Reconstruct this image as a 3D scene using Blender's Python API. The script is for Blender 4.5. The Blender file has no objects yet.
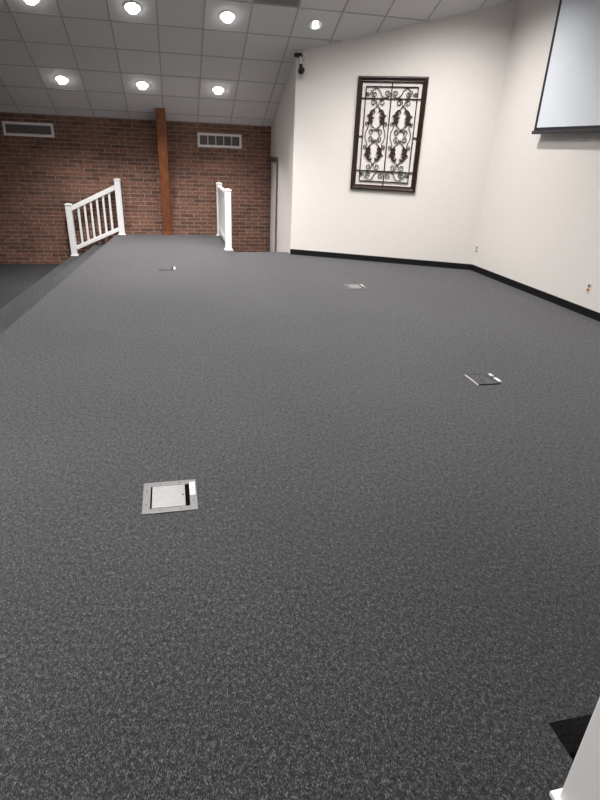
import bpy, bmesh, math, random
from mathutils import Vector, Matrix
random.seed(4)
S = bpy.context.scene
COL = S.collection
PI = math.pi

# ------------------------------------------------------------------ room numbers
CAM_H, FOC, PITCH, ROLL, YAW = 1.654, 540.0, 0.43457, -0.04379, 0.23742
YB = 11.514                      # brick wall behind the stage
YC = 5.23                        # ridge, middle of the stage
YF = 2 * YC - YB                 # brick wall behind the viewer
ZC = 2.032                       # ceiling height at the brick walls
SL = 0.40737                     # ceiling slope
TANS, COSS, SINS = math.tan(SL), math.cos(SL), math.sin(SL)
T, GX, GY = 0.61, -0.032, 0.2737 # ceiling tile size and phase
XL = -9.0
ZL = -0.58                       # lower floor

def zceil(y):
    return ZC + min(YB - y, y - YF) * TANS

# ------------------------------------------------------------------ materials
def mat(name, col, rough=0.5, metal=0.0, spec=0.5):
    m = bpy.data.materials.new(name); m.use_nodes = True
    b = m.node_tree.nodes['Principled BSDF']
    b.inputs['Base Color'].default_value = (*col, 1)
    b.inputs['Roughness'].default_value = rough
    b.inputs['Metallic'].default_value = metal
    b.inputs['Specular IOR Level'].default_value = spec
    return m

def nodes(m):
    nt = m.node_tree
    return nt, nt.nodes['Principled BSDF'], (lambda k: nt.nodes.new(k)), nt.links.new

def noisy(m, scale, c1, c2, bump=0.0, stretch=(1, 1, 1), lo=0.35, hi=0.65, detail=3.0, dist=0.002):
    nt, b, N, L = nodes(m)
    tc = N('ShaderNodeTexCoord'); mp = N('ShaderNodeMapping'); mp.inputs['Scale'].default_value = stretch
    n = N('ShaderNodeTexNoise'); n.inputs['Scale'].default_value = scale; n.inputs['Detail'].default_value = detail
    r = N('ShaderNodeValToRGB')
    r.color_ramp.elements[0].position = lo; r.color_ramp.elements[0].color = (*c1, 1)
    r.color_ramp.elements[1].position = hi; r.color_ramp.elements[1].color = (*c2, 1)
    L(tc.outputs['Object'], mp.inputs['Vector']); L(mp.outputs['Vector'], n.inputs['Vector'])
    L(n.outputs['Fac'], r.inputs['Fac']); L(r.outputs['Color'], b.inputs['Base Color'])
    if bump:
        bp = N('ShaderNodeBump'); bp.inputs['Strength'].default_value = bump; bp.inputs['Distance'].default_value = dist
        L(n.outputs['Fac'], bp.inputs['Height']); L(bp.outputs['Normal'], b.inputs['Normal'])
    return m

def carpet(name, dark, mid, light, sheen):
    m = mat(name, mid, 0.95, 0, 0.12)
    nt, b, N, L = nodes(m)
    tc = N('ShaderNodeTexCoord')
    def noise(scale, st, rot, det):
        mp = N('ShaderNodeMapping'); mp.inputs['Scale'].default_value = st; mp.inputs['Rotation'].default_value = (0, 0, rot)
        n = N('ShaderNodeTexNoise'); n.inputs['Scale'].default_value = scale; n.inputs['Detail'].default_value = det
        L(tc.outputs['Object'], mp.inputs['Vector']); L(mp.outputs['Vector'], n.inputs['Vector'])
        return n
    n1 = noise(330, (1.0, 0.40, 1), 0.3, 2.0)       # loops of yarn
    n2 = noise(270, (1.0, 0.45, 1), -0.45, 2.0)
    n3 = noise(85, (1, 0.6, 1), 0.1, 2.0)               # mottling of the yarn colours
    n4 = noise(0.9, (1, 1, 1), 0, 2.0)              # wear
    n5 = noise(60, (1, 0.7, 1), -0.2, 1.0)
    a = N('ShaderNodeMath'); a.operation = 'ADD'; L(n1.outputs['Fac'], a.inputs[0]); L(n2.outputs['Fac'], a.inputs[1])
    a2 = N('ShaderNodeMath'); a2.operation = 'MULTIPLY_ADD'; a2.inputs[1].default_value = 0.37
    L(a.outputs[0], a2.inputs[0])
    s3 = N('ShaderNodeMath'); s3.operation = 'MULTIPLY_ADD'; s3.inputs[1].default_value = 0.24; s5 = N('ShaderNodeMath'); s5.operation = 'MULTIPLY_ADD'; s5.inputs[1].default_value = 0.08; s5.inputs[2].default_value = -0.04
    L(n5.outputs['Fac'], s5.inputs[0]); L(s5.outputs[0], s3.inputs[2])
    L(n3.outputs['Fac'], s3.inputs[0]); L(s3.outputs[0], a2.inputs[2])
    r = N('ShaderNodeValToRGB'); cr = r.color_ramp
    cr.elements[0].position = 0.38; cr.elements[0].color = (*dark, 1)
    cr.elements[1].position = 0.64; cr.elements[1].color = (*light, 1)
    e = cr.elements.new(0.51); e.color = (*mid, 1)
    L(a2.outputs[0], r.inputs['Fac'])
    w = N('ShaderNodeMapRange'); w.inputs['To Min'].default_value = 0.9; w.inputs['To Max'].default_value = 1.1
    w.inputs['From Min'].default_value = 0.3; w.inputs['From Max'].default_value = 0.7
    L(n4.outputs['Fac'], w.inputs['Value'])
    mx = N('ShaderNodeVectorMath'); mx.operation = 'SCALE'
    L(r.outputs['Color'], mx.inputs[0]); L(w.outputs['Result'], mx.inputs['Scale'])
    L(mx.outputs['Vector'], b.inputs['Base Color'])
    bp = N('ShaderNodeBump'); bp.inputs['Strength'].default_value = 0.7; bp.inputs['Distance'].default_value = 0.004
    L(a2.outputs[0], bp.inputs['Height']); L(bp.outputs['Normal'], b.inputs['Normal'])
    b.inputs['Sheen Weight'].default_value = sheen
    b.inputs['Sheen Roughness'].default_value = 0.45
    # the loops catch grazing light unevenly, so the sheen carries the yarn pattern too
    sr = N('ShaderNodeValToRGB')
    sr.color_ramp.elements[0].position = 0.40; sr.color_ramp.elements[0].color = (0.50, 0.51, 0.55, 1)
    sr.color_ramp.elements[1].position = 0.60; sr.color_ramp.elements[1].color = (0.96, 0.97, 1.0, 1)
    sa = N('ShaderNodeMath'); sa.operation = 'MULTIPLY_ADD'; sa.inputs[1].default_value = 0.5; L(a2.outputs[0], sa.inputs[0])
    n6 = noise(52, (1, 0.6, 1), 0.3, 3.0); sb = N('ShaderNodeMath'); sb.operation = 'MULTIPLY'; sb.inputs[1].default_value = 0.5
    L(n6.outputs['Fac'], sb.inputs[0]); L(sb.outputs[0], sa.inputs[2])
    L(sa.outputs[0], sr.inputs['Fac']); L(sr.outputs['Color'], b.inputs['Sheen Tint'])
    return m

def brick():
    m = mat('brick', (0.1, 0.05, 0.04), 0.85, 0, 0.25)
    nt, b, N, L = nodes(m)
    tc = N('ShaderNodeTexCoord'); sp = N('ShaderNodeSeparateXYZ'); cb = N('ShaderNodeCombineXYZ')
    L(tc.outputs['Object'], sp.inputs[0])
    ad = N('ShaderNodeMath'); ad.operation = 'ADD'; ad.inputs[1].default_value = 20.0
    L(sp.outputs['X'], ad.inputs[0]); L(ad.outputs[0], cb.inputs['X'])
    az = N('ShaderNodeMath'); az.operation = 'ADD'; az.inputs[1].default_value = 10.16 + 0.58
    L(sp.outputs['Z'], az.inputs[0]); L(az.outputs[0], cb.inputs['Y'])
    t = N('ShaderNodeTexBrick'); t.offset = 0.5
    t.inputs['Scale'].default_value = 1; t.inputs['Brick Width'].default_value = 0.262; t.inputs['Row Height'].default_value = 0.0705
    t.inputs['Mortar Size'].default_value = 0.0055; t.inputs['Mortar Smooth'].default_value = 0.3; t.inputs['Bias'].default_value = -0.1
    t.inputs['Color1'].default_value = (0.215, 0.108, 0.078, 1)
    t.inputs['Color2'].default_value = (0.105, 0.060, 0.048, 1)
    t.inputs['Mortar'].default_value = (0.36, 0.27, 0.21, 1)
    L(cb.outputs[0], t.inputs['Vector'])
    n = N('ShaderNodeTexNoise'); n.inputs['Scale'].default_value = 22; n.inputs['Detail'].default_value = 4
    L(tc.outputs['Object'], n.inputs['Vector'])
    mr = N('ShaderNodeMapRange'); mr.inputs['From Min'].default_value = 0.3; mr.inputs['From Max'].default_value = 0.7
    mr.inputs['To Min'].default_value = 0.72; mr.inputs['To Max'].default_value = 1.28
    L(n.outputs['Fac'], mr.inputs['Value'])
    sc = N('ShaderNodeVectorMath'); sc.operation = 'SCALE'
    L(t.outputs['Color'], sc.inputs[0]); L(mr.outputs['Result'], sc.inputs['Scale']); L(sc.outputs[0], b.inputs['Base Color'])
    bp = N('ShaderNodeBump'); bp.invert = True; bp.inputs['Strength'].default_value = 0.8; bp.inputs['Distance'].default_value = 0.008
    L(t.outputs['Fac'], bp.inputs['Height']); L(bp.outputs['Normal'], b.inputs['Normal'])
    return m

def emit(name, col, power):
    m = bpy.data.materials.new(name); m.use_nodes = True
    nt = m.node_tree; nt.nodes.clear()
    e = nt.nodes.new('ShaderNodeEmission'); e.inputs['Color'].default_value = (*col, 1); e.inputs['Strength'].default_value = power
    o = nt.nodes.new('ShaderNodeOutputMaterial'); nt.links.new(e.outputs[0], o.inputs[0])
    return m

M = dict(
    carpet=carpet('stage carpet', (0.0046, 0.0049, 0.0056), (0.0245, 0.0255, 0.0285), (0.130, 0.134, 0.146), 0.56),
    step=carpet('shaded step carpet', (0.0042, 0.0045, 0.0052), (0.019, 0.020, 0.0228), (0.095, 0.098, 0.107), 0.38),  # stage carpet darkened, shade on the steps put into the colour
    lower=carpet('aisle carpet', (0.010, 0.0105, 0.012), (0.034, 0.035, 0.038), (0.09, 0.092, 0.098), 0.05),
    brick=brick(),
    wall=noisy(mat('white wall paint', (0.8, 0.75, 0.7), 0.6, 0, 0.3), 60, (0.752, 0.728, 0.704), (0.782, 0.758, 0.734), 0.05),
    tile=noisy(mat('acoustic tile', (0.6, 0.6, 0.6), 0.9, 0, 0.2), 120, (0.74, 0.73, 0.725), (0.84, 0.83, 0.825), 0.3),
    tee=mat('ceiling grid metal', (0.50, 0.495, 0.49), 0.6),  # white tees greyed, shadow of the tile reveals put into the colour
    vinyl=mat('white vinyl', (0.82, 0.83, 0.84), 0.35),
    black=mat('black vinyl base', (0.006, 0.006, 0.007), 0.7, 0, 0.2),
    timber=noisy(mat('stained timber', (0.3, 0.1, 0.04), 0.45), 9, (0.145, 0.045, 0.016), (0.25, 0.085, 0.031), 0.1, (4, 4, 0.35)),
    trim=noisy(mat('brown door trim', (0.1, 0.06, 0.04), 0.5), 12, (0.12, 0.065, 0.04), (0.20, 0.115, 0.075), 0, (4, 4, 0.5)),
    door=mat('pale grey door paint', (0.82, 0.85, 0.90), 0.45),
    hinge=mat('dark bronze', (0.06, 0.045, 0.035), 0.45, 0.7),
    frame=noisy(mat('dark stained frame', (0.05, 0.02, 0.015), 0.35), 14, (0.012, 0.006, 0.0055), (0.036, 0.014, 0.011), 0.05, (3, 1, 1)),
    iron=mat('wrought iron', (0.014, 0.011, 0.011), 0.6, 0.3),
    leaf=noisy(mat('bronzed iron leaf', (0.03, 0.015, 0.012), 0.6, 0.3), 60, (0.013, 0.009, 0.009), (0.045, 0.022, 0.018)),
    steelplate=noisy(mat('satin steel plate', (0.4, 0.4, 0.4), 0.42, 0.5), 30, (0.125, 0.128, 0.130), (0.16, 0.163, 0.166), 0, (1, 14, 1)),
    steel=noisy(mat('brushed steel', (0.6, 0.6, 0.6), 0.36, 0.5), 30, (0.19, 0.194, 0.198), (0.24, 0.245, 0.25), 0, (1, 14, 1)),
    slot=mat('dark recess', (0.004, 0.004, 0.004), 0.9, 0, 0.0),
    screw=mat('screw steel', (0.05, 0.05, 0.05), 0.6, 0.3),
    chrome=mat('bright metal tab', (0.62, 0.62, 0.63), 0.3, 0.3),
    ventw=mat('vent frame paint', (0.76, 0.73, 0.71), 0.5),
    ceilgrille=mat('grey ceiling grille', (0.34, 0.33, 0.325), 0.6),
    ceilback=mat('grey duct', (0.12, 0.118, 0.115), 0.9),
    grille=mat('dark grey grille', (0.22, 0.205, 0.20), 0.5, 0.1),
    ventback=mat('vent inside', (0.05, 0.048, 0.048), 0.9),
    screen=noisy(mat('projection fabric', (0.72, 0.75, 0.79), 0.8, 0, 0.2), 3, (0.69, 0.745, 0.81), (0.715, 0.77, 0.83)),
    sblack=mat('screen black border', (0.010, 0.010, 0.018), 0.6),
    casing=mat('screen bar', (0.035, 0.034, 0.036), 0.4),
    plate=mat('white plastic', (0.80, 0.77, 0.74), 0.4),
    outgrey=mat('grey socket', (0.20, 0.18, 0.17), 0.5),
    outorange=mat('orange socket', (0.62, 0.20, 0.08), 0.5),
    cam=mat('black plastic', (0.010, 0.010, 0.012), 0.35),
    glass=mat('lens glass', (0.01, 0.01, 0.015), 0.05),
    canw=mat('white light trim', (0.75, 0.75, 0.74), 0.4),
    refl=mat('polished reflector', (0.85, 0.86, 0.84), 0.18, 0.9),
    bulb=emit('lit bulb', (1.0, 0.97, 0.94), 5.5),
    dimbulb=emit('half lit bulb', (0.95, 1.0, 0.97), 0.9),
    roof=mat('roof boards', (0.2, 0.2, 0.2), 0.9),
)

# ------------------------------------------------------------------ mesh helpers
class MB:
    def __init__(self, frame=None):
        self.bm = bmesh.new(); self.f = frame or Matrix.Identity(4)
    def v(self, p): return self.bm.verts.new(self.f @ Vector(p))
    def box(self, lo, hi, bev=0.0):
        x0, y0, z0 = lo; x1, y1, z1 = hi
        vs = [self.v(p) for p in ((x0,y0,z0),(x1,y0,z0),(x1,y1,z0),(x0,y1,z0),(x0,y0,z1),(x1,y0,z1),(x1,y1,z1),(x0,y1,z1))]
        fs = [self.bm.faces.new([vs[i] for i in q]) for q in ((3,2,1,0),(4,5,6,7),(0,1,5,4),(1,2,6,5),(2,3,7,6),(3,0,4,7))]
        if bev:
            ed = set(e for f in fs for e in f.edges)
            bmesh.ops.bevel(self.bm, geom=list(ed), offset=bev, segments=2, affect='EDGES', profile=0.5)
        return self
    def cbox(self, c, s, bev=0.0):
        return self.box([c[i]-s[i]/2 for i in range(3)], [c[i]+s[i]/2 for i in range(3)], bev)
    def prism(self, pts, vec):
        """closed polygon pts (3D) swept along vec"""
        a = [self.v(p) for p in pts]; b = [self.v(Vector(p)+Vector(vec)) for p in pts]
        n = len(pts)
        self.bm.faces.new(a[::-1]); self.bm.faces.new(b)
        for i in range(n): self.bm.faces.new((a[i], a[(i+1)%n], b[(i+1)%n], b[i]))
        return self
    def hull8(self, a, b):
        """two quads joined"""
        va = [self.v(p) for p in a]; vb = [self.v(p) for p in b]
        self.bm.faces.new(va[::-1]); self.bm.faces.new(vb)
        for i in range(4): self.bm.faces.new((va[i], va[(i+1)%4], vb[(i+1)%4], vb[i]))
        return self
    def tube(self, pts, r, n=6, flat=None):
        pts = [Vector(p) for p in pts]; rings = []
        ref = Vector(flat) if flat else Vector((0, 0, 1))
        for i, p in enumerate(pts):
            d = (pts[min(i+1, len(pts)-1)] - pts[max(i-1, 0)]).normalized()
            if abs(d.dot(ref)) > 0.99: ref = Vector((1, 0, 0))
            s = d.cross(ref).normalized(); t = s.cross(d).normalized()
            rings.append([self.v(p + r*(math.cos(2*PI*k/n)*s + math.sin(2*PI*k/n)*t)) for k in range(n)])
        for a, b in zip(rings, rings[1:]):
            for k in range(n): self.bm.faces.new((a[k], a[(k+1)%n], b[(k+1)%n], b[k]))
        self.bm.faces.new(rings[0][::-1]); self.bm.faces.new(rings[-1])
        return self
    def lathe(self, prof, n=28, closed=False, capb=False, capt=False):
        rings = [[self.v((r*math.cos(2*PI*k/n), r*math.sin(2*PI*k/n), z)) for k in range(n)] for r, z in prof]
        pr = list(zip(rings, rings[1:]))
        if closed: pr.append((rings[-1], rings[0]))
        for a, b in pr:
            for k in range(n): self.bm.faces.new((a[k], a[(k+1)%n], b[(k+1)%n], b[k]))
        if capb: self.bm.faces.new(rings[0][::-1])
        if capt: self.bm.faces.new(rings[-1])
        return self
    def build(self, name, m, parent=None, smooth=False):
        bmesh.ops.recalc_face_normals(self.bm, faces=self.bm.faces)
        me = bpy.data.meshes.new(name); self.bm.to_mesh(me); self.bm.free()
        if smooth:
            for p in me.polygons: p.use_smooth = True
        me.materials.append(m)
        o = bpy.data.objects.new(name, me); COL.objects.link(o)
        if parent: o.parent = parent; o.matrix_parent_inverse = Matrix.Identity(4)
        return o

def thing(name, label, cat, loc=(0,0,0), rot=None, group=None):
    o = bpy.data.objects.new(name, None); COL.objects.link(o)
    o.empty_display_size = 0.1
    o.location = loc
    if rot is not None: o.rotation_euler = rot.to_euler()
    o['label'] = label; o['category'] = cat
    if group: o['group'] = group
    return o

def struct(o, label, cat):
    o['kind'] = 'structure'; o['label'] = label; o['category'] = cat
    return o

def copy_tree(o, parent=None):
    c = o.copy(); COL.objects.link(c)
    if parent: c.parent = parent
    for ch in list(o.children): copy_tree(ch, c)
    return c

# ------------------------------------------------------------------ floors
def edge_x(y, off=0.0):
    return -1.06 - 0.085 * min(YB - y, y - YF) - off
HX0, HX1 = 1.03, 1.10            # stairwell edges (far, near)
FY, NY = 9.53, 0.93
A0, A1 = Vector((1.972, 9.335, 0)), Vector((4.662, 7.95, 0))      # angled wall
B1 = Vector((4.662 + 0.0227*(7.95-2.36), 2.36, 0))               # end of the right wall
C1 = Vector((2.15, 1.02, 0))

MB().box((XL, YF, ZL-0.2), (5.2, YB, ZL)).build('floor', M['lower'])
struct(bpy.data.objects['floor'], 'dark carpeted lower floor left of the stage', 'floor')

def poly_slab(pts, z0, z1):
    return MB().prism([(x, y, z0) for x, y in pts], (0, 0, z1-z0))
stage = [(edge_x(YB), YB), (HX0, YB), (HX0, FY), (1.975, FY), (A0.x, A0.y), (A1.x, A1.y), (B1.x, B1.y), (C1.x, C1.y),
         (C1.x, NY), (HX1, NY), (HX1, YF), (edge_x(YF), YF), (edge_x(YC), YC)]
struct(poly_slab(stage, ZL, 0).build('stage_floor', M['carpet']), 'raised stage floor in mottled grey carpet', 'stage')
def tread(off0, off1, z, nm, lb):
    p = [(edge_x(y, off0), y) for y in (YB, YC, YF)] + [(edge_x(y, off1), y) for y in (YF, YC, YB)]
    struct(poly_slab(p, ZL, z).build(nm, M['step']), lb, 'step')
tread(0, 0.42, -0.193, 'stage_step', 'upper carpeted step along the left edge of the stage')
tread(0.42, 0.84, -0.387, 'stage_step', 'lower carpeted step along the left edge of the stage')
for (y0, y1, x0, x1, sgn, w) in ((FY, FY+0.3, HX0, 1.975, 1, 'by the brick wall'), (NY-0.3, NY, HX1, C1.x, -1, 'in the lower right corner')):
    struct(MB().box((x0, y0, ZL), (x1, y1, -0.193)).build('stairwell_step', M['carpet']), 'upper carpeted step of the stairwell ' + w, 'step')
    struct(MB().box((x0, y0+0.3*sgn, ZL), (x1, y1+0.3*sgn, -0.387)).build('stairwell_step', M['carpet']), 'lower carpeted step of the stairwell ' + w, 'step')

# ------------------------------------------------------------------ walls
ZR = zceil(YC)
for nm, y0, y1, lb in (('wall_back', YB, YB+0.15, 'brown brick wall behind the stage'), ('wall_front', YF-0.15, YF, 'brick wall behind the viewer')):
    struct(MB().box((XL-0.1, y0, ZL-0.2), (2.3, y1, ZC+0.25)).build(nm, M['brick']), lb, 'wall')
gable = lambda x: [(x, YF-0.15, ZL-0.2), (x, YB+0.15, ZL-0.2), (x, YB+0.15, ZC+0.1), (x, YC, ZR+0.15), (x, YF-0.15, ZC+0.1)]
struct(MB().prism(gable(XL), (-0.12, 0, 0)).build('wall_left', M['wall']), 'far white wall of the hall, out of the photo', 'wall')
DY0, DZ1 = 10.74, 1.44           # door opening
def up(y): return zceil(y) + 0.12
struct(MB().prism([(1.975, A0.y, ZL), (1.975, DY0, ZL), (1.975, DY0, DZ1), (1.975, YB, DZ1), (1.975, YB, up(YB)), (1.975, A0.y, up(A0.y))],
                  (0.14, 0.0, 0)).build('wall_side', M['wall']), 'narrow white wall with the door beside the brick wall', 'wall')
def slab_wall(p, q, out, nm, lb, splits=()):
    ys = [p] + list(splits) + [q]
    pts = [(p.x, p.y, ZL)] + [(q.x, q.y, ZL)] + [(r.x, r.y, up(r.y)) for r in reversed(ys)]
    struct(MB().prism(pts, out).build(nm, M['wall']), lb, 'wall')
slab_wall(A0, A1, (0.07, 0.14, 0), 'wall_angled', 'white angled wall with the iron panel')
slab_wall(A1, B1, (0.15, 0, 0), 'wall_right', 'white wall with the projection screen', [A1.lerp(B1, (A1.y-YC)/(A1.y-B1.y))])
slab_wall(B1, C1, (0.07, -0.14, 0), 'wall_angled_near', 'white angled wall beyond the right edge of the photo')
struct(MB().prism([(C1.x, C1.y, ZL), (C1.x, YF, ZL), (C1.x, YF, up(YF)), (C1.x, C1.y, up(C1.y))], (0.14, 0, 0)).build('wall_side_near', M['wall']),
       'white side wall beside the viewer, out of the photo', 'wall')

# black rubber base along the white walls
def base(p, q, nm, lb, ext0=0.0, ext1=0.0):
    d = (q-p).normalized(); n = Vector((d.y, -d.x, 0))
    if n.dot(Vector((0, 5, 0)) - p) < 0: n = -n
    a, b = p - d*ext0, q + d*ext1
    prof = [(0, 0), (0.016, 0), (0.013, 0.012), (0.010, 0.084), (0.006, 0.089), (0, 0.089)]
    m = MB(); m.prism([a + n*u + Vector((0, 0, w)) for u, w in prof], b-a)
    struct(m.build(nm, M['black']), lb, 'baseboard')
base(A0, A1, 'baseboard_angled', 'black base along the angled white wall')
base(A1, B1, 'baseboard_right', 'black base along the right white wall')
base(B1, C1, 'baseboard_near', 'black base along the white wall outside the photo')

# ------------------------------------------------------------------ ceiling, with holes for the lights
RX = Matrix.Rotation(SL, 3, 'X')
def slope_frame(side):
    # local x along the wall, local y up the slope, local z = into the roof
    if side > 0: ex, ey = Vector((1, 0, 0)), Vector((0, -COSS, SINS)); o = Vector((0, YB, ZC))
    else: ex, ey = Vector((-1, 0, 0)), Vector((0, COSS, SINS)); o = Vector((0, YF, ZC))
    ez = ex.cross(ey)
    if ez.z < 0: ez = -ez
    m = Matrix.Identity(4)
    for i, c in enumerate((ex, ey, ez)):
        for k in range(3): m[k][i] = c[k]
    m.translation = o
    return m
LEN = (YB - YC) / COSS
def wall_x(y):                                   # right hand limit of the room at depth y
    if y > A0.y or y < C1.y: return 1.97
    if y > A1.y: return A0.x + (A1.x-A0.x)*(A0.y-y)/(A0.y-A1.y)
    if y < B1.y: return C1.x + (B1.x-C1.x)*(y-C1.y)/(B1.y-C1.y)
    return 4.67
spots = []                                       # (side, x world, d, row, column)
for side in (1, -1):
    for row in range(3):
        d = 1.5*T + GY + row*3*T
        for c in range(-14, 8, 2):
            x = (c + 0.5 - 0)*T + GX
            if c % 2 == 0 and XL + 0.4 < x - T + 0.0 :
                pass
            y = YB - d*COSS if side > 0 else YF + d*COSS
            xx = (c - 2 + 1.5)*T + GX            # tile centres 1.22 m apart
            if XL + 0.4 < xx < wall_x(y) - 0.25: spots.append((side, xx, d, row, y))
HOLE = 0.098
for side, nm in ((1, 'ceiling'), (-1, 'ceiling')):
    F = slope_frame(side); bm = bmesh.new(); edges = []
    sx = 1 if side > 0 else -1
    def loop(pts):
        vs = [bm.verts.new(F @ Vector(p)) for p in pts]
        return [bm.edges.new((vs[i], vs[(i+1) % len(vs)])) for i in range(len(vs))]
    edges += loop([(XL*sx-0.1*sx, -0.16, 0), (5.1*sx, -0.16, 0), (5.1*sx, LEN, 0), (XL*sx-0.1*sx, LEN, 0)])
    for s, x, d, row, y in spots:
        if s == side: edges += loop([(x*sx + HOLE*math.cos(2*PI*k/24), d + HOLE*math.sin(2*PI*k/24), 0) for k in range(24)])
    bmesh.ops.triangle_fill(bm, use_beauty=True, use_dissolve=False, edges=edges)
    bmesh.ops.recalc_face_normals(bm, faces=bm.faces)
    me = bpy.data.meshes.new(nm); bm.to_mesh(me); bm.free(); me.materials.append(M['tile'])
    o = bpy.data.objects.new(nm, me); COL.objects.link(o)
    struct(o, 'sloping white tiled ceiling over the %s half of the stage' % ('far' if side > 0 else 'near'), 'ceiling')
    g = MB(F)
    d = GY
    while d < LEN:
        y = YB - d*COSS if side > 0 else YF + d*COSS
        xr = wall_x(y) - 0.002
        a, b = sorted((XL*sx, xr*sx))
        g.box((a, d-0.010, -0.005), (b, d+0.010, -0.0002)); d += T
    i = -14
    while True:
        x = i*T + GX; i += 1
        if x > 4.6: break
        # where along the slope this bar stays inside the room
        dd = [k*0.02 for k in range(int(LEN/0.02))]
        dd = [q for q in dd if x < wall_x(YB - q*COSS if side > 0 else YF + q*COSS) - 0.03]
        if not dd: continue
        g.box((x*sx-0.010, min(dd), -0.0056), (x*sx+0.010, max(dd), -0.0002))
    struct(g.build('trim_1' if side > 0 else 'trim_2', M['tee']), 'metal grid of the tiled ceiling, %s half' % ('far' if side > 0 else 'near'), 'ceiling grid')
# roof boards out of view, added to stop light leaking through the ceiling holes
rm = MB()
rm.prism([(XL-0.2, YF-0.2, ZC+0.25), (XL-0.2, YC, ZR+0.45), (XL-0.2, YB+0.2, ZC+0.25), (XL-0.2, YB+0.2, ZC+0.33), (XL-0.2, YC, ZR+0.55), (XL-0.2, YF-0.2, ZC+0.33)], (14.8, 0, 0))
struct(rm.build('roof', M['roof']), 'roof boards added unseen above the tiled ceiling to block light', 'roof')

# ------------------------------------------------------------------ recessed lights
def can(label, lit, group):
    t = thing('recessed_light', label, 'ceiling light', group=group)
    MB().lathe([(0.094, 0.0), (0.094, -0.004), (0.100, -0.009), (0.116, -0.007), (0.120, 0.0), (0.120, -0.0005)], closed=True).build('trim_ring', M['canw'], t, True)
    m = MB(); m.lathe([(0.0938, -0.003), (0.090, 0.03), (0.078, 0.085), (0.045, 0.125), (0.03, 0.13)], capt=True)
    m.lathe([(0.096, 0.0), (0.095, 0.03), (0.085, 0.09), (0.05, 0.13), (0.03, 0.135)], capt=True)
    m.build('reflector', M['refl'], t, True)
    m = MB()
    if lit: pr = [(0.004, -0.072), (0.030, -0.070), (0.052, -0.062), (0.060, -0.048), (0.056, -0.026), (0.042, 0.005), (0.034, 0.03), (0.028, 0.08)]
    else: pr = [(0.004, -0.016), (0.02, -0.014), (0.038, -0.006), (0.044, 0.006), (0.040, 0.03), (0.03, 0.07), (0.028, 0.09)]
    m.lathe(pr, capb=True, capt=True)
    m.build('bulb', M['bulb'] if lit else M['dimbulb'], t, True).rotation_euler = (-SL, 0, 0)   # the lamp hangs plumb
    return t
ORD = ['first', 'second', 'third']
def light_label(side, x, row):
    vis = {(0, -3): 'leftmost', (0, -2): '', }
    if side > 0 and row == 0:
        if abs(x+1.557) < .05: return 'lit recessed downlight nearest above the left wall vent, row closest to brick wall'
        if abs(x+0.337) < .05: return 'lit recessed downlight just left above the timber column, row closest to brick wall'
        if abs(x-0.883) < .05: return 'lit recessed downlight above the right wall vent, row closest to brick wall'
    if side > 0 and row == 1:
        if abs(x+1.557) < .05: return 'lit recessed downlight cut by the top edge of the photo, leftmost of its row'
        if abs(x+0.337) < .05: return 'lit recessed downlight at the top of the photo, above the timber column'
        if abs(x-0.883) < .05: return 'lit recessed downlight left of the dark ceiling grille, second row from brick wall'
        if abs(x-2.103) < .05: return 'dim recessed downlight alone near the corner of the white angled wall'
    side_w = 'far' if side > 0 else 'near'
    k = round((x - (-8.877)) / 1.22)
    nth = ['first','second','third','fourth','fifth','sixth','seventh','eighth','ninth','tenth','eleventh','twelfth','thirteenth'][max(0, min(12, k))]
    return 'recessed downlight outside the photo, %s row up the %s slope, %s along from far wall' % (ORD[row], side_w, nth)

# rows of lamps: (slope, row) -> power, beam angle, nearest and farthest lit column
POW = {(1, 0): (115, 104, -2, 5), (1, 1): (150, 98, -2, 5), (1, 2): (175, 145, -2, 5), (-1, 2): (110, 150, -2, 5), (-1, 1): (120, 140, -4.2, 0), (-1, 0): (0, 98, 0, 0)}
lamp_data = {}
for k, (pw, ang, xa, xb) in POW.items():
    if not pw: continue
    L = bpy.data.lights.new('downlight lamp', 'SPOT'); L.energy = pw; L.spot_size = math.radians(ang); L.spot_blend = 1.0
    L.shadow_soft_size = 0.06; L.color = (1.0, 0.95, 0.912)
    lamp_data[k] = L
proto = {}
for (side, x, d, row, y) in spots:
    pw, ang, xa, xb = POW[(side, row)]
    lit = pw > 0 and xa < x < xb and not (side > 0 and row == 1 and abs(x-2.103) < .05)
    lb = light_label(side, x, row)
    if lit not in proto:
        t = can(lb, lit, 'recessed ceiling downlights'); proto[lit] = t
    else:
        t = copy_tree(proto[lit]); t['label'] = lb
    F = slope_frame(side)
    t.location = F @ Vector((x if side > 0 else -x, d, 0))
    t.rotation_euler = (F.to_3x3() @ Matrix.Diagonal((-1, 1, 1))).to_euler()
    if lit:
        lo = bpy.data.objects.new('lamp', lamp_data[(side, row)]); COL.objects.link(lo)
        lo.location = t.location - Vector((0, 0, 0.084))
# ------------------------------------------------------------------ ceiling grille
F = slope_frame(1)
gx0, gx1 = 2*T+GX, 3*T+GX
d0 = 5*T + GY
tg = thing('ceiling_grille', 'dark square ceiling grille at the top edge of the photo', 'vent', F @ Vector(((gx0+gx1)/2, d0+T/2, 0)), F.to_3x3() @ Matrix.Diagonal((-1, 1, 1)))
h = T/2 - 0.014
m = MB(); m.box((-h, -h, -0.012), (h, -h+0.03, -0.0004)); m.box((-h, h-0.03, -0.012), (h, h, -0.0004)); m.box((-h, -h+0.03, -0.012), (-h+0.03, h-0.03, -0.0004)); m.box((h-0.03, -h+0.03, -0.012), (h, h-0.03, -0.0004))
m.build('frame', M['ceilgrille'], tg)
m = MB()
for i in range(16):
    yy = -h + 0.045 + i*(2*h-0.09)/15
    m.prism([(-h+0.03, yy-0.012, -0.009), (-h+0.03, yy+0.006, -0.003), (-h+0.03, yy+0.009, -0.004), (-h+0.03, yy-0.009, -0.010)], (2*h-0.06, 0, 0))
m.build('louvre', M['ceilgrille'], tg)
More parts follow.
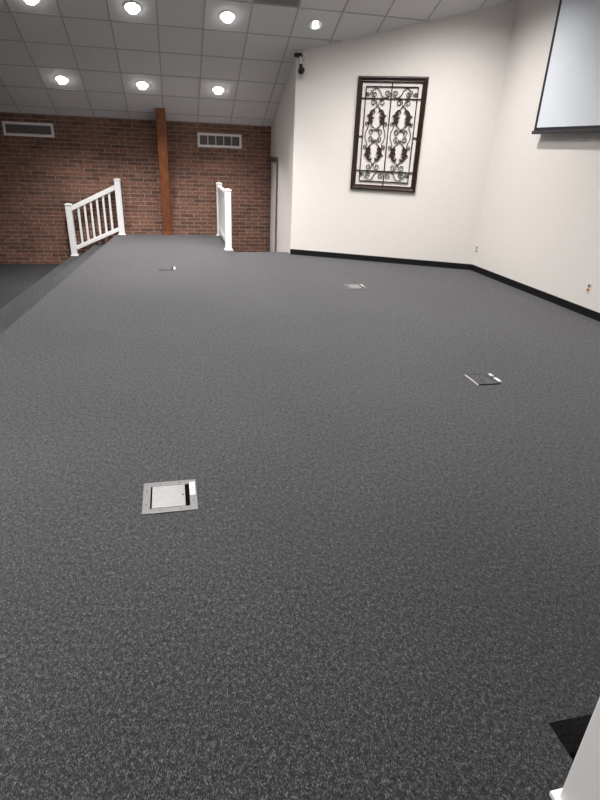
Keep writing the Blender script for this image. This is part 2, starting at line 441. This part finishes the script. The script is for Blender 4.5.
MB().box((-h+0.03, -h+0.03, -0.002), (h-0.03, h-0.03, -0.0006)).build('backing', M['ceilback'], tg)

# ------------------------------------------------------------------ wall vents on the brick
def vent(x0, x1, z0, z1, label, bars):
    t = thing('wall_vent', label, 'vent', ((x0+x1)/2, YB, z0), group='vents high on the brick wall')
    w, hh, b = (x1-x0)/2, z1-z0, 0.043
    m = MB()
    for lo, hi in (((-w, -0.025, 0), (w, -0.001, b)), ((-w, -0.025, hh-b), (w, -0.001, hh)), ((-w, -0.025, b), (-w+b, -0.001, hh-b)), ((w-b, -0.025, b), (w, -0.001, hh-b))):
        m.box(lo, hi, 0.004)
    m.build('frame', M['ventw'], t)
    MB().box((-w+b, -0.004, b), (w-b, -0.002, hh-b)).build('backing', M['ventback'], t)
    m = MB(); n = 7
    for i in range(n):
        z = b + (i+0.5)*(hh-2*b)/n
        m.prism([(-w+b, -0.018, z-0.006), (-w+b, -0.016, z-0.008), (-w+b, -0.006, z+0.004), (-w+b, -0.008, z+0.006)], (2*w-2*b, 0, 0))
    m.build('louvre', M['grille'], t)
    for i in range(1, bars):
        x = -w + b + i*(2*w-2*b)/bars
        MB().box((x-0.006, -0.021, b), (x+0.006, -0.005, hh-b)).build('divider', M['ventw'], t)
vent(-2.80, -1.965, 1.665, 1.893, 'white framed wall vent on brick, left of the timber column', 1)
vent(0.567, 1.402, 1.616, 1.862, 'white framed wall vent with dividers on brick, right of the timber column', 5)

# ------------------------------------------------------------------ timber column
yt = 11.07
t = thing('timber_column', 'reddish brown timber column against the brick wall', 'column', (-0.084, YB, 0))
hw = 0.085
m = MB()
prof = [(-0.001, 0.0), (-0.085, 0.0), (yt-YB, zceil(yt)-0.008), (-0.001, ZC-0.008)]
m.prism([(-hw, y, z) for y, z in prof], (2*hw, 0, 0))
bmesh.ops.bevel(m.bm, geom=[e for e in m.bm.edges], offset=0.006, segments=2, affect='EDGES', profile=0.5)
m.build('shaft', M['timber'], t)
MB().box((-hw-0.008, -0.098, 0.0), (hw+0.008, -0.001, 0.05), 0.003).build('base_block', M['timber'], t)

# ------------------------------------------------------------------ railings
def post(t, x, y, z, h, w=0.108):
    p = MB().cbox((x, y, z+h/2-0.006), (w, w, h-0.012), 0.005).build('post', M['vinyl'], t)
    m = MB(); m.box((x-w/2-0.008, y-w/2-0.008, z+h-0.022), (x+w/2+0.008, y+w/2+0.008, z+h-0.008), 0.003)
    k = w/2+0.004
    m.hull8([(x-k, y-k, z+h-0.008), (x+k, y-k, z+h-0.008), (x+k, y+k, z+h-0.008), (x-k, y+k, z+h-0.008)],
            [(x-.02, y-.02, z+h+0.006), (x+.02, y-.02, z+h+0.006), (x+.02, y+.02, z+h+0.006), (x-.02, y+.02, z+h+0.006)])
    m.build('cap', M['vinyl'], p)
    m = MB(); s = w/2+0.017
    m.box((x-s, y-s, z), (x+s, y+s, z+0.02), 0.004)
    m.build('skirt', M['vinyl'], p)
    return p
def railing(label, a, b, ha, hb, ra, rb, la, lb_, n, w=0.108):
    """a, b: post feet; ha, hb: post heights; ra.. rail centre heights above each foot"""
    a, b = Vector(a), Vector(b)
    c = (a+b)/2; c.z = min(a.z, b.z)
    t = thing('stair_railing', label, 'railing', c, group='white railings')
    a, b = a-c, b-c
    post(t, *a, ha, w); post(t, *b, hb, w)
    d = (b-a); d.z = 0; ln = d.length; d.normalize(); s = Vector((-d.y, d.x, 0))
    def rail(nm, h0, h1, sw, sh):
        p = a + d*(w/2); q = b - d*(w/2)
        f = (w/2)/ln
        z0, z1 = a.z+h0, b.z+h1
        p.z, q.z = z0+(z1-z0)*f, z1+(z0-z1)*f
        quad = lambda o: [o + s*(-sw/2) + Vector((0,0,-sh/2)), o + s*(sw/2) + Vector((0,0,-sh/2)), o + s*(sw/2) + Vector((0,0,sh/2)), o + s*(-sw/2) + Vector((0,0,sh/2))]
        m = MB(); m.hull8(quad(p), quad(q))
        bmesh.ops.bevel(m.bm, geom=list(m.bm.edges), offset=0.006, segments=2, affect='EDGES', profile=0.5)
        m.build(nm, M['vinyl'], t)
    rail('top_rail', ra, rb, 0.07, 0.088)
    rail('bottom_rail', la, lb_, 0.05, 0.075)
    for i in range(n):
        f = (i+1)/(n+1)
        f = (w/2 + (ln-w)*f)/ln
        p = a.lerp(b, f)
        z0 = a.z+la + (b.z+lb_-a.z-la)*f + 0.03; z1 = a.z+ra + (b.z+rb-a.z-ra)*f - 0.035
        MB().box((p.x-0.019, p.y-0.019, z0), (p.x+0.019, p.y+0.019, z1), 0.003).build('baluster', M['vinyl'], t)
    return t
railing('white stair railing sloping down the steps in front of the brick wall', (-1.862, 11.34, -0.387), (-0.955, 11.42, 0), 0.95, 1.015, 0.845, 0.885, 0.125, 0.125, 6)
railing('level white railing seen nearly end on, beside the stairwell at brick wall', (0.945, 9.735, 0), (0.945, 11.42, 0), 0.995, 1.0, 0.90, 0.90, 0.11, 0.11, 12)
railing('white railing whose post fills the lower right corner beside the viewer', (1.035, 0.668, 0), (1.035, -0.96, 0), 1.0, 1.0, 0.9, 0.9, 0.11, 0.11, 12)

# ------------------------------------------------------------------ door in the side wall
dr = bpy.data.objects.new('door_1', None); COL.objects.link(dr); dr.location = (1.975, (DY0+YB)/2, ZL)
struct(dr, 'pale door with brown frame in the white wall at brick corner', 'door')
oy = (DY0+YB)/2
m = MB()
m.box((-0.022, DY0-oy-0.075, 0.0), (0.0, DY0-oy+0.012, DZ1-ZL+0.06), 0.004)
m.box((-0.022, DY0-oy+0.012, DZ1-ZL-0.012), (0.0, YB-oy-0.002, DZ1-ZL+0.06), 0.004)
m.box((0.0, DY0-oy+0.001, 0.0), (0.13, DY0-oy+0.025, DZ1-ZL-0.012))
m.box((0.0, DY0-oy+0.025, DZ1-ZL-0.03), (0.13, YB-oy-0.002, DZ1-ZL-0.001))
m.box((0.0, YB-oy-0.026, 0.0), (0.13, YB-oy-0.002, DZ1-ZL-0.03))
m.build('door_frame', M['trim'], dr)
MB().box((0.010, DY0-oy+0.028, 0.008), (0.052, YB-oy-0.029, DZ1-ZL-0.033), 0.003).build('door_leaf', M['door'], dr)
for z in (0.22, 1.02, 1.78):
    m = MB(Matrix.Translation((0.0, DY0-oy+0.03, z))); m.lathe([(0.010, 0), (0.010, 0.11)], 12, capb=True, capt=True)
    m.box((-0.002, -0.004, 0.0), (0.008, 0.035, 0.11)); m.build('hinge', M['hinge'], dr)

# light switch
t = thing('light_switch', 'small white light switch on the narrow wall beside the door', 'light switch', (1.975, 10.23, 0.972))
MB().box((-0.012, -0.042, -0.062), (-0.0005, 0.042, 0.062), 0.003).build('cover_plate', M['plate'], t)
MB().prism([(-0.0118, -0.014, -0.03), (-0.0118, 0.014, -0.03), (-0.0118, 0.014, 0.03), (-0.0118, -0.014, 0.03)], (-0.008, 0, 0)).build('rocker', M['plate'], t)

# ------------------------------------------------------------------ framed iron panel
dA = (A1-A0).normalized(); nA = Vector((-dA.y, dA.x, 0))
if nA.dot(Vector((0, 0, 0)) - A0) < 0: nA = -nA
def wall_frame(pt, d, n):
    # local x along the wall to the right, local y up, local z off the wall
    m = Matrix.Identity(4)
    up_ = Vector((0, 0, 1))
    for i, c in enumerate((d, up_, n)):
        for k in range(3): m[k][i] = c[k]
    m.translation = pt
    return m
W, H = 1.03, 1.562
s0 = (Vector((2.872, 9.003, 0)) - A0).dot(dA) + 0.012
WF = wall_frame(A0 + dA*s0 + Vector((0, 0, 2.6725-H)), dA, nA)
art = thing('iron_wall_panel', 'dark wood framed wrought iron scroll panel hung on the angled white wall', 'wall art', WF.translation, WF.to_3x3())
# mitred moulding
fw = 0.076
prof = [(0, 0.001), (0, 0.030), (0.008, 0.042), (0.022, 0.046), (0.034, 0.036), (0.056, 0.030), (0.066, 0.032), (fw, 0.022), (fw, 0.001)]
cor = [(0, 0, 1, 1), (W, 0, -1, 1), (W, H, -1, -1), (0, H, 1, -1)]
for i in range(4):
    m = MB()
    a, b = cor[i], cor[(i+1) % 4]
    ra = [m.v((a[0]+a[2]*u, a[1]+a[3]*u, z)) for u, z in prof]; rb = [m.v((b[0]+b[2]*u, b[1]+b[3]*u, z)) for u, z in prof]
    k = len(prof)
    m.bm.faces.new(ra); m.bm.faces.new(rb[::-1])
    for j in range(k): m.bm.faces.new((ra[j], ra[(j+1) % k], rb[(j+1) % k], rb[j]))
    m.build('frame_rail', M['frame'], art)
ZI = 0.014
P3 = lambda u, v: (u, H - v, ZI)                # v measured down from the top
def catmull(p, n=6):
    p = [p[0]] + list(p) + [p[-1]]; out = []
    for i in range(1, len(p)-2):
        for k in range(n):
            q = k/n; a, b, c, d = p[i-1], p[i], p[i+1], p[i+2]
            out.append(tuple(0.5*((2*b[j]) + (-a[j]+c[j])*q + (2*a[j]-5*b[j]+4*c[j]-d[j])*q*q + (-a[j]+3*b[j]-3*c[j]+d[j])*q**3) for j in (0, 1)))
    out.append(p[-2]); return out
def spiral(c, r0, r1, a0, turns, n=20):
    return [(c[0]+(r0+(r1-r0)*k/n)*math.cos(a0+turns*2*PI*k/n), c[1]+(r0+(r1-r0)*k/n)*math.sin(a0+turns*2*PI*k/n)) for k in range(n+1)]
bars = MB()
def bar(p, q, r=0.0075): bars.tube([P3(*p), P3(*q)], r, 6)
uL, uR, vT, vB, UC, VM = 0.133, 0.897, 0.134, 1.432, 0.515, 0.7825
for a, b in (((uL, vT), (uR, vT)), ((uL, vB), (uR, vB)), ((uL, vT), (uL, vB)), ((uR, vT), (uR, vB)),
             ((UC, 0.07), (UC, 1.495)), ((0.07, 0.288), (0.96, 0.288)), ((0.07, 1.282), (0.96, 1.282)), ((0.07, 0.80), (uL, 0.80)), ((uR, 0.80), (0.96, 0.80))):
    bar(a, b)
bars.build('iron_bars', M['iron'], art)
scr = MB()
def add_curve(pts, r=0.0058): scr.tube([P3(*p) for p in pts], r, 5, flat=(0, 0, 1))
UA = (0.323, 0.707)
p1 = catmull([(0.055, 0.437), (0.036, 0.415), (0.006, 0.388), (-0.016, 0.366)]) + spiral((-0.062, 0.345), 0.047, 0.012, 0.35, -1.3)
p3 = catmull([(-0.058, 0.650), (-0.036, 0.672), (0.0, 0.700), (0.018, 0.728)]) + spiral((0.062, 0.738), 0.045, 0.012, PI+0.3, 1.3)
p4 = catmull([(-0.151, 0.7825), (-0.146, 0.735), (-0.122, 0.685), (-0.112, 0.650)]) + spiral((-0.143, 0.628), 0.031, 0.008, 0.4, -1.25)
for ua in UA:
    for mu in (1, -1):
        for mv in (0, 1):
            for pts in (p1, p3, p4):
                add_curve([(ua + mu*x, (2*VM - y) if mv else y) for x, y in pts])
t1 = list(reversed(spiral((0.252, 0.228), 0.046, 0.010, PI, -1.25)))      # curl rising towards the peak
t1 = list(reversed(spiral((0.262, 0.232), 0.040, 0.010, PI*0.9, -1.3)))
t1 += catmull([(0.235, 0.185), (0.285, 0.152), (0.333, 0.180), (0.372, 0.245), (0.410, 0.274), (0.450, 0.272)])
t1 += spiral((0.455, 0.222), 0.045, 0.010, PI*0.45, -1.4)
t2 = catmull([(0.214, 0.180), (0.205, 0.215), (0.190, 0.244)]) + spiral((0.164, 0.228), 0.026, 0.007, 0.6, 1.2)
for mu in (0, 1):
    for mv in (0, 1):
        for pts in (t1, t2):
            add_curve([((2*UC - x) if mu else x, (2*VM - y) if mv else y) for x, y in pts])
scr.build('scrollwork', M['iron'], art)
lf = [(-0.022, 0.470), (-0.026, 0.446), (-0.046, 0.428), (-0.078, 0.434), (-0.106, 0.464), (-0.118, 0.498), (-0.152, 0.508), (-0.128, 0.532),
      (-0.120, 0.568), (-0.126, 0.606), (-0.100, 0.612), (-0.058, 0.662), (-0.062, 0.622), (-0.044, 0.582), (-0.074, 0.572), (-0.034, 0.532),
      (-0.068, 0.528), (-0.080, 0.504), (-0.042, 0.494), (-0.072, 0.474), (-0.066, 0.456), (-0.050, 0.452), (-0.036, 0.474)]
for ua in UA:
    for mu in (1, -1):
        for mv in (0, 1):
            m = MB()
            m.prism([(ua + mu*x, H - ((2*VM - y) if mv else y), ZI-0.004) for x, y in lf], (0, 0, 0.012))
            vs = [v for v in m.bm.verts]
            m.build('iron_leaf', M['leaf'], art)

# ------------------------------------------------------------------ projection screen on the right wall
dR = (B1-A1).normalized(); nR = Vector((-1, -0.0227, 0)).normalized()
ws = 3.5
p0 = A1 + dR*((A1.y-6.885))
SF = wall_frame(p0 + nR*0.10 + Vector((0, 0, 1.985)), dR, nR)
sc = thing('projection_screen', 'large white projection screen with black border hung on the right wall', 'projection screen', SF.translation, SF.to_3x3())
hs = 1.69
MB().box((0.045, 0.035, -0.002), (ws-0.045, hs, 0.002)).build('screen_fabric', M['screen'], sc)
m = MB(); m.box((0, 0.0, -0.003), (0.045, hs, 0.003)); m.box((ws-0.045, 0.0, -0.003), (ws, hs, 0.003)); m.box((0.045, 0.0, -0.003), (ws-0.045, 0.035, 0.003))
m.build('border', M['sblack'], sc)
m = MB(); m.box((-0.025, -0.04, -0.014), (ws+0.035, 0.0, 0.014), 0.006); m.build('bottom_bar', M['casing'], sc)
m = MB(); m.box((-0.1, hs, -0.07), (ws+0.1, hs+0.13, 0.07), 0.015); m.build('housing', M['plate'], sc)
for x in (0.3, ws-0.3): MB().box((x-0.03, hs+0.02, -0.0995), (x+0.03, hs+0.11, -0.07)).build('wall_bracket', M['casing'], sc)

# ------------------------------------------------------------------ outlets
def outlet(y, z, label, c2):
    p = A1 + dR*(A1.y-y); F_ = wall_frame(p + Vector((0, 0, z)), dR, nR)
    t = thing('wall_outlet', label, 'outlet', F_.translation, F_.to_3x3(), 'outlets low on the right wall')
    MB().box((-0.036, -0.058, 0.0005), (0.036, 0.058, 0.006), 0.002).build('cover_plate', M['plate'], t)
    for zz, mm in ((0.024, M['outgrey']), (-0.024, c2)):
        r = MB(); r.box((-0.019, zz-0.018, 0.005), (0.019, zz+0.018, 0.009), 0.003); r = r.build('socket', mm, t)
        s = MB(); s.box((-0.009, zz-0.006, 0.0085), (-0.006, zz+0.007, 0.0095)); s.box((0.006, zz-0.006, 0.0085), (0.009, zz+0.007, 0.0095)); s.build('slot', M['slot'], r)
outlet(7.885, 0.335, 'white wall outlet with grey sockets beside the corner of the two white walls', M['outgrey'])
outlet(5.385, 0.318, 'white wall outlet with an orange socket near the right photo edge', M['outorange'])

# ------------------------------------------------------------------ security camera at the wall corner
cx = A0 + dA*0.085 + nA*0.0
CF = wall_frame(Vector((A0.x, A0.y, 2.835)), dA, nA)
t = thing('security_camera', 'small black security camera hanging at top corner of angled wall', 'camera', CF.translation, CF.to_3x3())
m = MB(); m.box((-0.01, 0.035, 0.001), (0.15, 0.125, 0.03), 0.006); m.build('mounting_plate', M['plate'], t)
m = MB(); m.box((-0.012, 0.06, 0.03), (0.105, 0.115, 0.10), 0.012); m.build('bracket', M['cam'], t)
m = MB(); m.tube([(0.085, 0.07, 0.09), (0.098, 0.02, 0.10), (0.100, -0.05, 0.10)], 0.012, 10); m.build('arm', M['plate'], t, True)
m = MB(); m.tube([(0.100, -0.03, 0.10), (0.104, -0.07, 0.10), (0.108, -0.095, 0.102)], 0.026, 12); m.build('neck', M['cam'], t, True)
m = MB(Matrix.Translation((0.110, -0.115, 0.105)) @ Matrix.Rotation(0.5, 4, 'X'))
m.lathe([(0.012, -0.055), (0.036, -0.05), (0.046, -0.03), (0.046, 0.02), (0.036, 0.045), (0.015, 0.055)], 16, capb=True, capt=True)
b = m.build('camera_body', M['cam'], t, True)
m = MB(Matrix.Translation((0.110, -0.115, 0.105)) @ Matrix.Rotation(0.5, 4, 'X'))
m.lathe([(0.028, -0.0585), (0.028, -0.052)], 16, capb=True, capt=True); m.build('lens', M['glass'], b)
m = MB(); m.tube([(0.12, 0.11, 0.04), (0.145, 0.10, 0.06), (0.158, 0.05, 0.05), (0.15, 0.0, 0.05), (0.125, -0.03, 0.08), (0.11, -0.05, 0.09)], 0.005, 6); m.build('cable', M['plate'], t, True)

# ------------------------------------------------------------------ floor boxes
def floor_box(cx, cy, label, lid, plate):
    t = thing('floor_box', label, 'floor box', (cx, cy, 0), group='floor boxes in the stage carpet')
    s = 0.136
    m = MB()
    m.box((-s, -s, 0.0), (-0.098, s, 0.006), 0.0015); m.box((0.098, -s, 0.0), (s, s, 0.006), 0.0015)
    m.box((-0.098, -s, 0.0), (0.098, -0.098, 0.006), 0.0015); m.box((-0.098, 0.098, 0.0), (0.098, s, 0.006), 0.0015)
    m.build('face_plate', plate, t)
    MB().box((-0.098, -0.098, 0.0), (0.098, 0.098, 0.0012)).build('recess', M['slot'], t)
    l = MB(); l.box((-0.090, -0.095, 0.0012), (0.076, 0.094, 0.0068), 0.0015); l = l.build('lid', lid, t)
    m = MB(Matrix.Translation((0.064, 0.0, 0.0069))); m.lathe([(0.005, 0), (0.005, 0.0004)], 12, capb=True, capt=True); m.build('finger_hole', M['slot'], l)
    MB().box((0.1, -0.01, 0.006), (0.128, 0.108, 0.0085), 0.001).build('cable_flap', M['chrome'], t)
    for x, y in ((-0.117, 0.06), (-0.117, -0.06), (-0.05, 0.117), (0.05, 0.117), (-0.05, -0.117), (0.05, -0.117), (0.117, 0.05), (0.117, -0.06)):
        m = MB(Matrix.Translation((x, y, 0.006 if not (x > 0.1 and y > 0) else 0.0085))); m.lathe([(0.005, 0), (0.004, 0.0012)], 10, capb=True, capt=True); m.build('screw', M['screw'], t)
    return t
def inlay_box(cx, cy, label, strip='chrome'):
    """box whose lid carries carpet, only its metal edges and flaps show"""
    t = thing('floor_box', label, 'floor box', (cx, cy, 0), group='floor boxes in the stage carpet')
    s = 0.125
    l = MB(); l.box((-0.098, -0.098, 0.001), (0.085, 0.098, 0.006), 0.001); l.build('lid', M['carpet'], t)
    m = MB(); m.box((-0.098, 0.098, 0.0), (0.098, 0.108, 0.004)); m.box((-0.098, -0.108, 0.0), (0.098, -0.098, 0.004)); m.box((0.085, -0.098, 0), (0.098, 0.098, 0.002)); m.build('recess', M['slot'], t)
    MB().box((-0.107, -0.108, 0.0), (-0.098, 0.108, 0.007), 0.001).build('edge_strip', M[strip], t)
    for y0, y1 in ((-0.07, 0.015), (0.05, 0.10)): MB().box((0.099, y0, 0.0), (0.13, y1, 0.009), 0.001).build('cable_flap', M['chrome'], t)
    return t
floor_box(-0.087, 2.396, 'silver steel floor box nearest the viewer, metal lid in plain view', M['steel'], M['steelplate'])
inlay_box(2.417, 3.648, 'carpet lidded floor box with silver edges toward the right wall')
floor_box(2.367, 6.905, 'small bright floor box far back below the framed iron panel', M['steel'], M['steelplate'])
inlay_box(-0.112, 8.145, 'hardly visible carpet lidded floor box before the timber column', 'hinge')

# ------------------------------------------------------------------ camera
fwd = Vector((math.sin(YAW)*math.cos(PITCH), math.cos(YAW)*math.cos(PITCH), -math.sin(PITCH)))
rt = Vector((math.cos(YAW), -math.sin(YAW), 0)); dn = fwd.cross(rt)
c_, s_ = math.cos(ROLL), math.sin(ROLL)
rt2, dn2 = c_*rt + s_*dn, -s_*rt + c_*dn
cd = bpy.data.cameras.new('camera'); co = bpy.data.objects.new('camera', cd); COL.objects.link(co)
mw = Matrix.Identity(4)
for i, c in enumerate((rt2, -dn2, -fwd)):
    for k in range(3): mw[k][i] = c[k]
mw.translation = (0, 0, CAM_H)
co.matrix_world = mw
cd.sensor_fit = 'VERTICAL'; cd.sensor_height = 36.0; cd.lens = FOC/800*36.0
cd.clip_start = 0.02; cd.clip_end = 100
S.camera = co

w = bpy.data.worlds.new('world'); S.world = w; w.use_nodes = True
w.node_tree.nodes['Background'].inputs['Color'].default_value = (0.0, 0.0, 0.0, 1)
S.view_settings.view_transform = 'Standard'; S.view_settings.look = 'None'
S.view_settings.gamma = 1.0; S.view_settings.use_curve_mapping = False
S.view_settings.exposure = 1.14
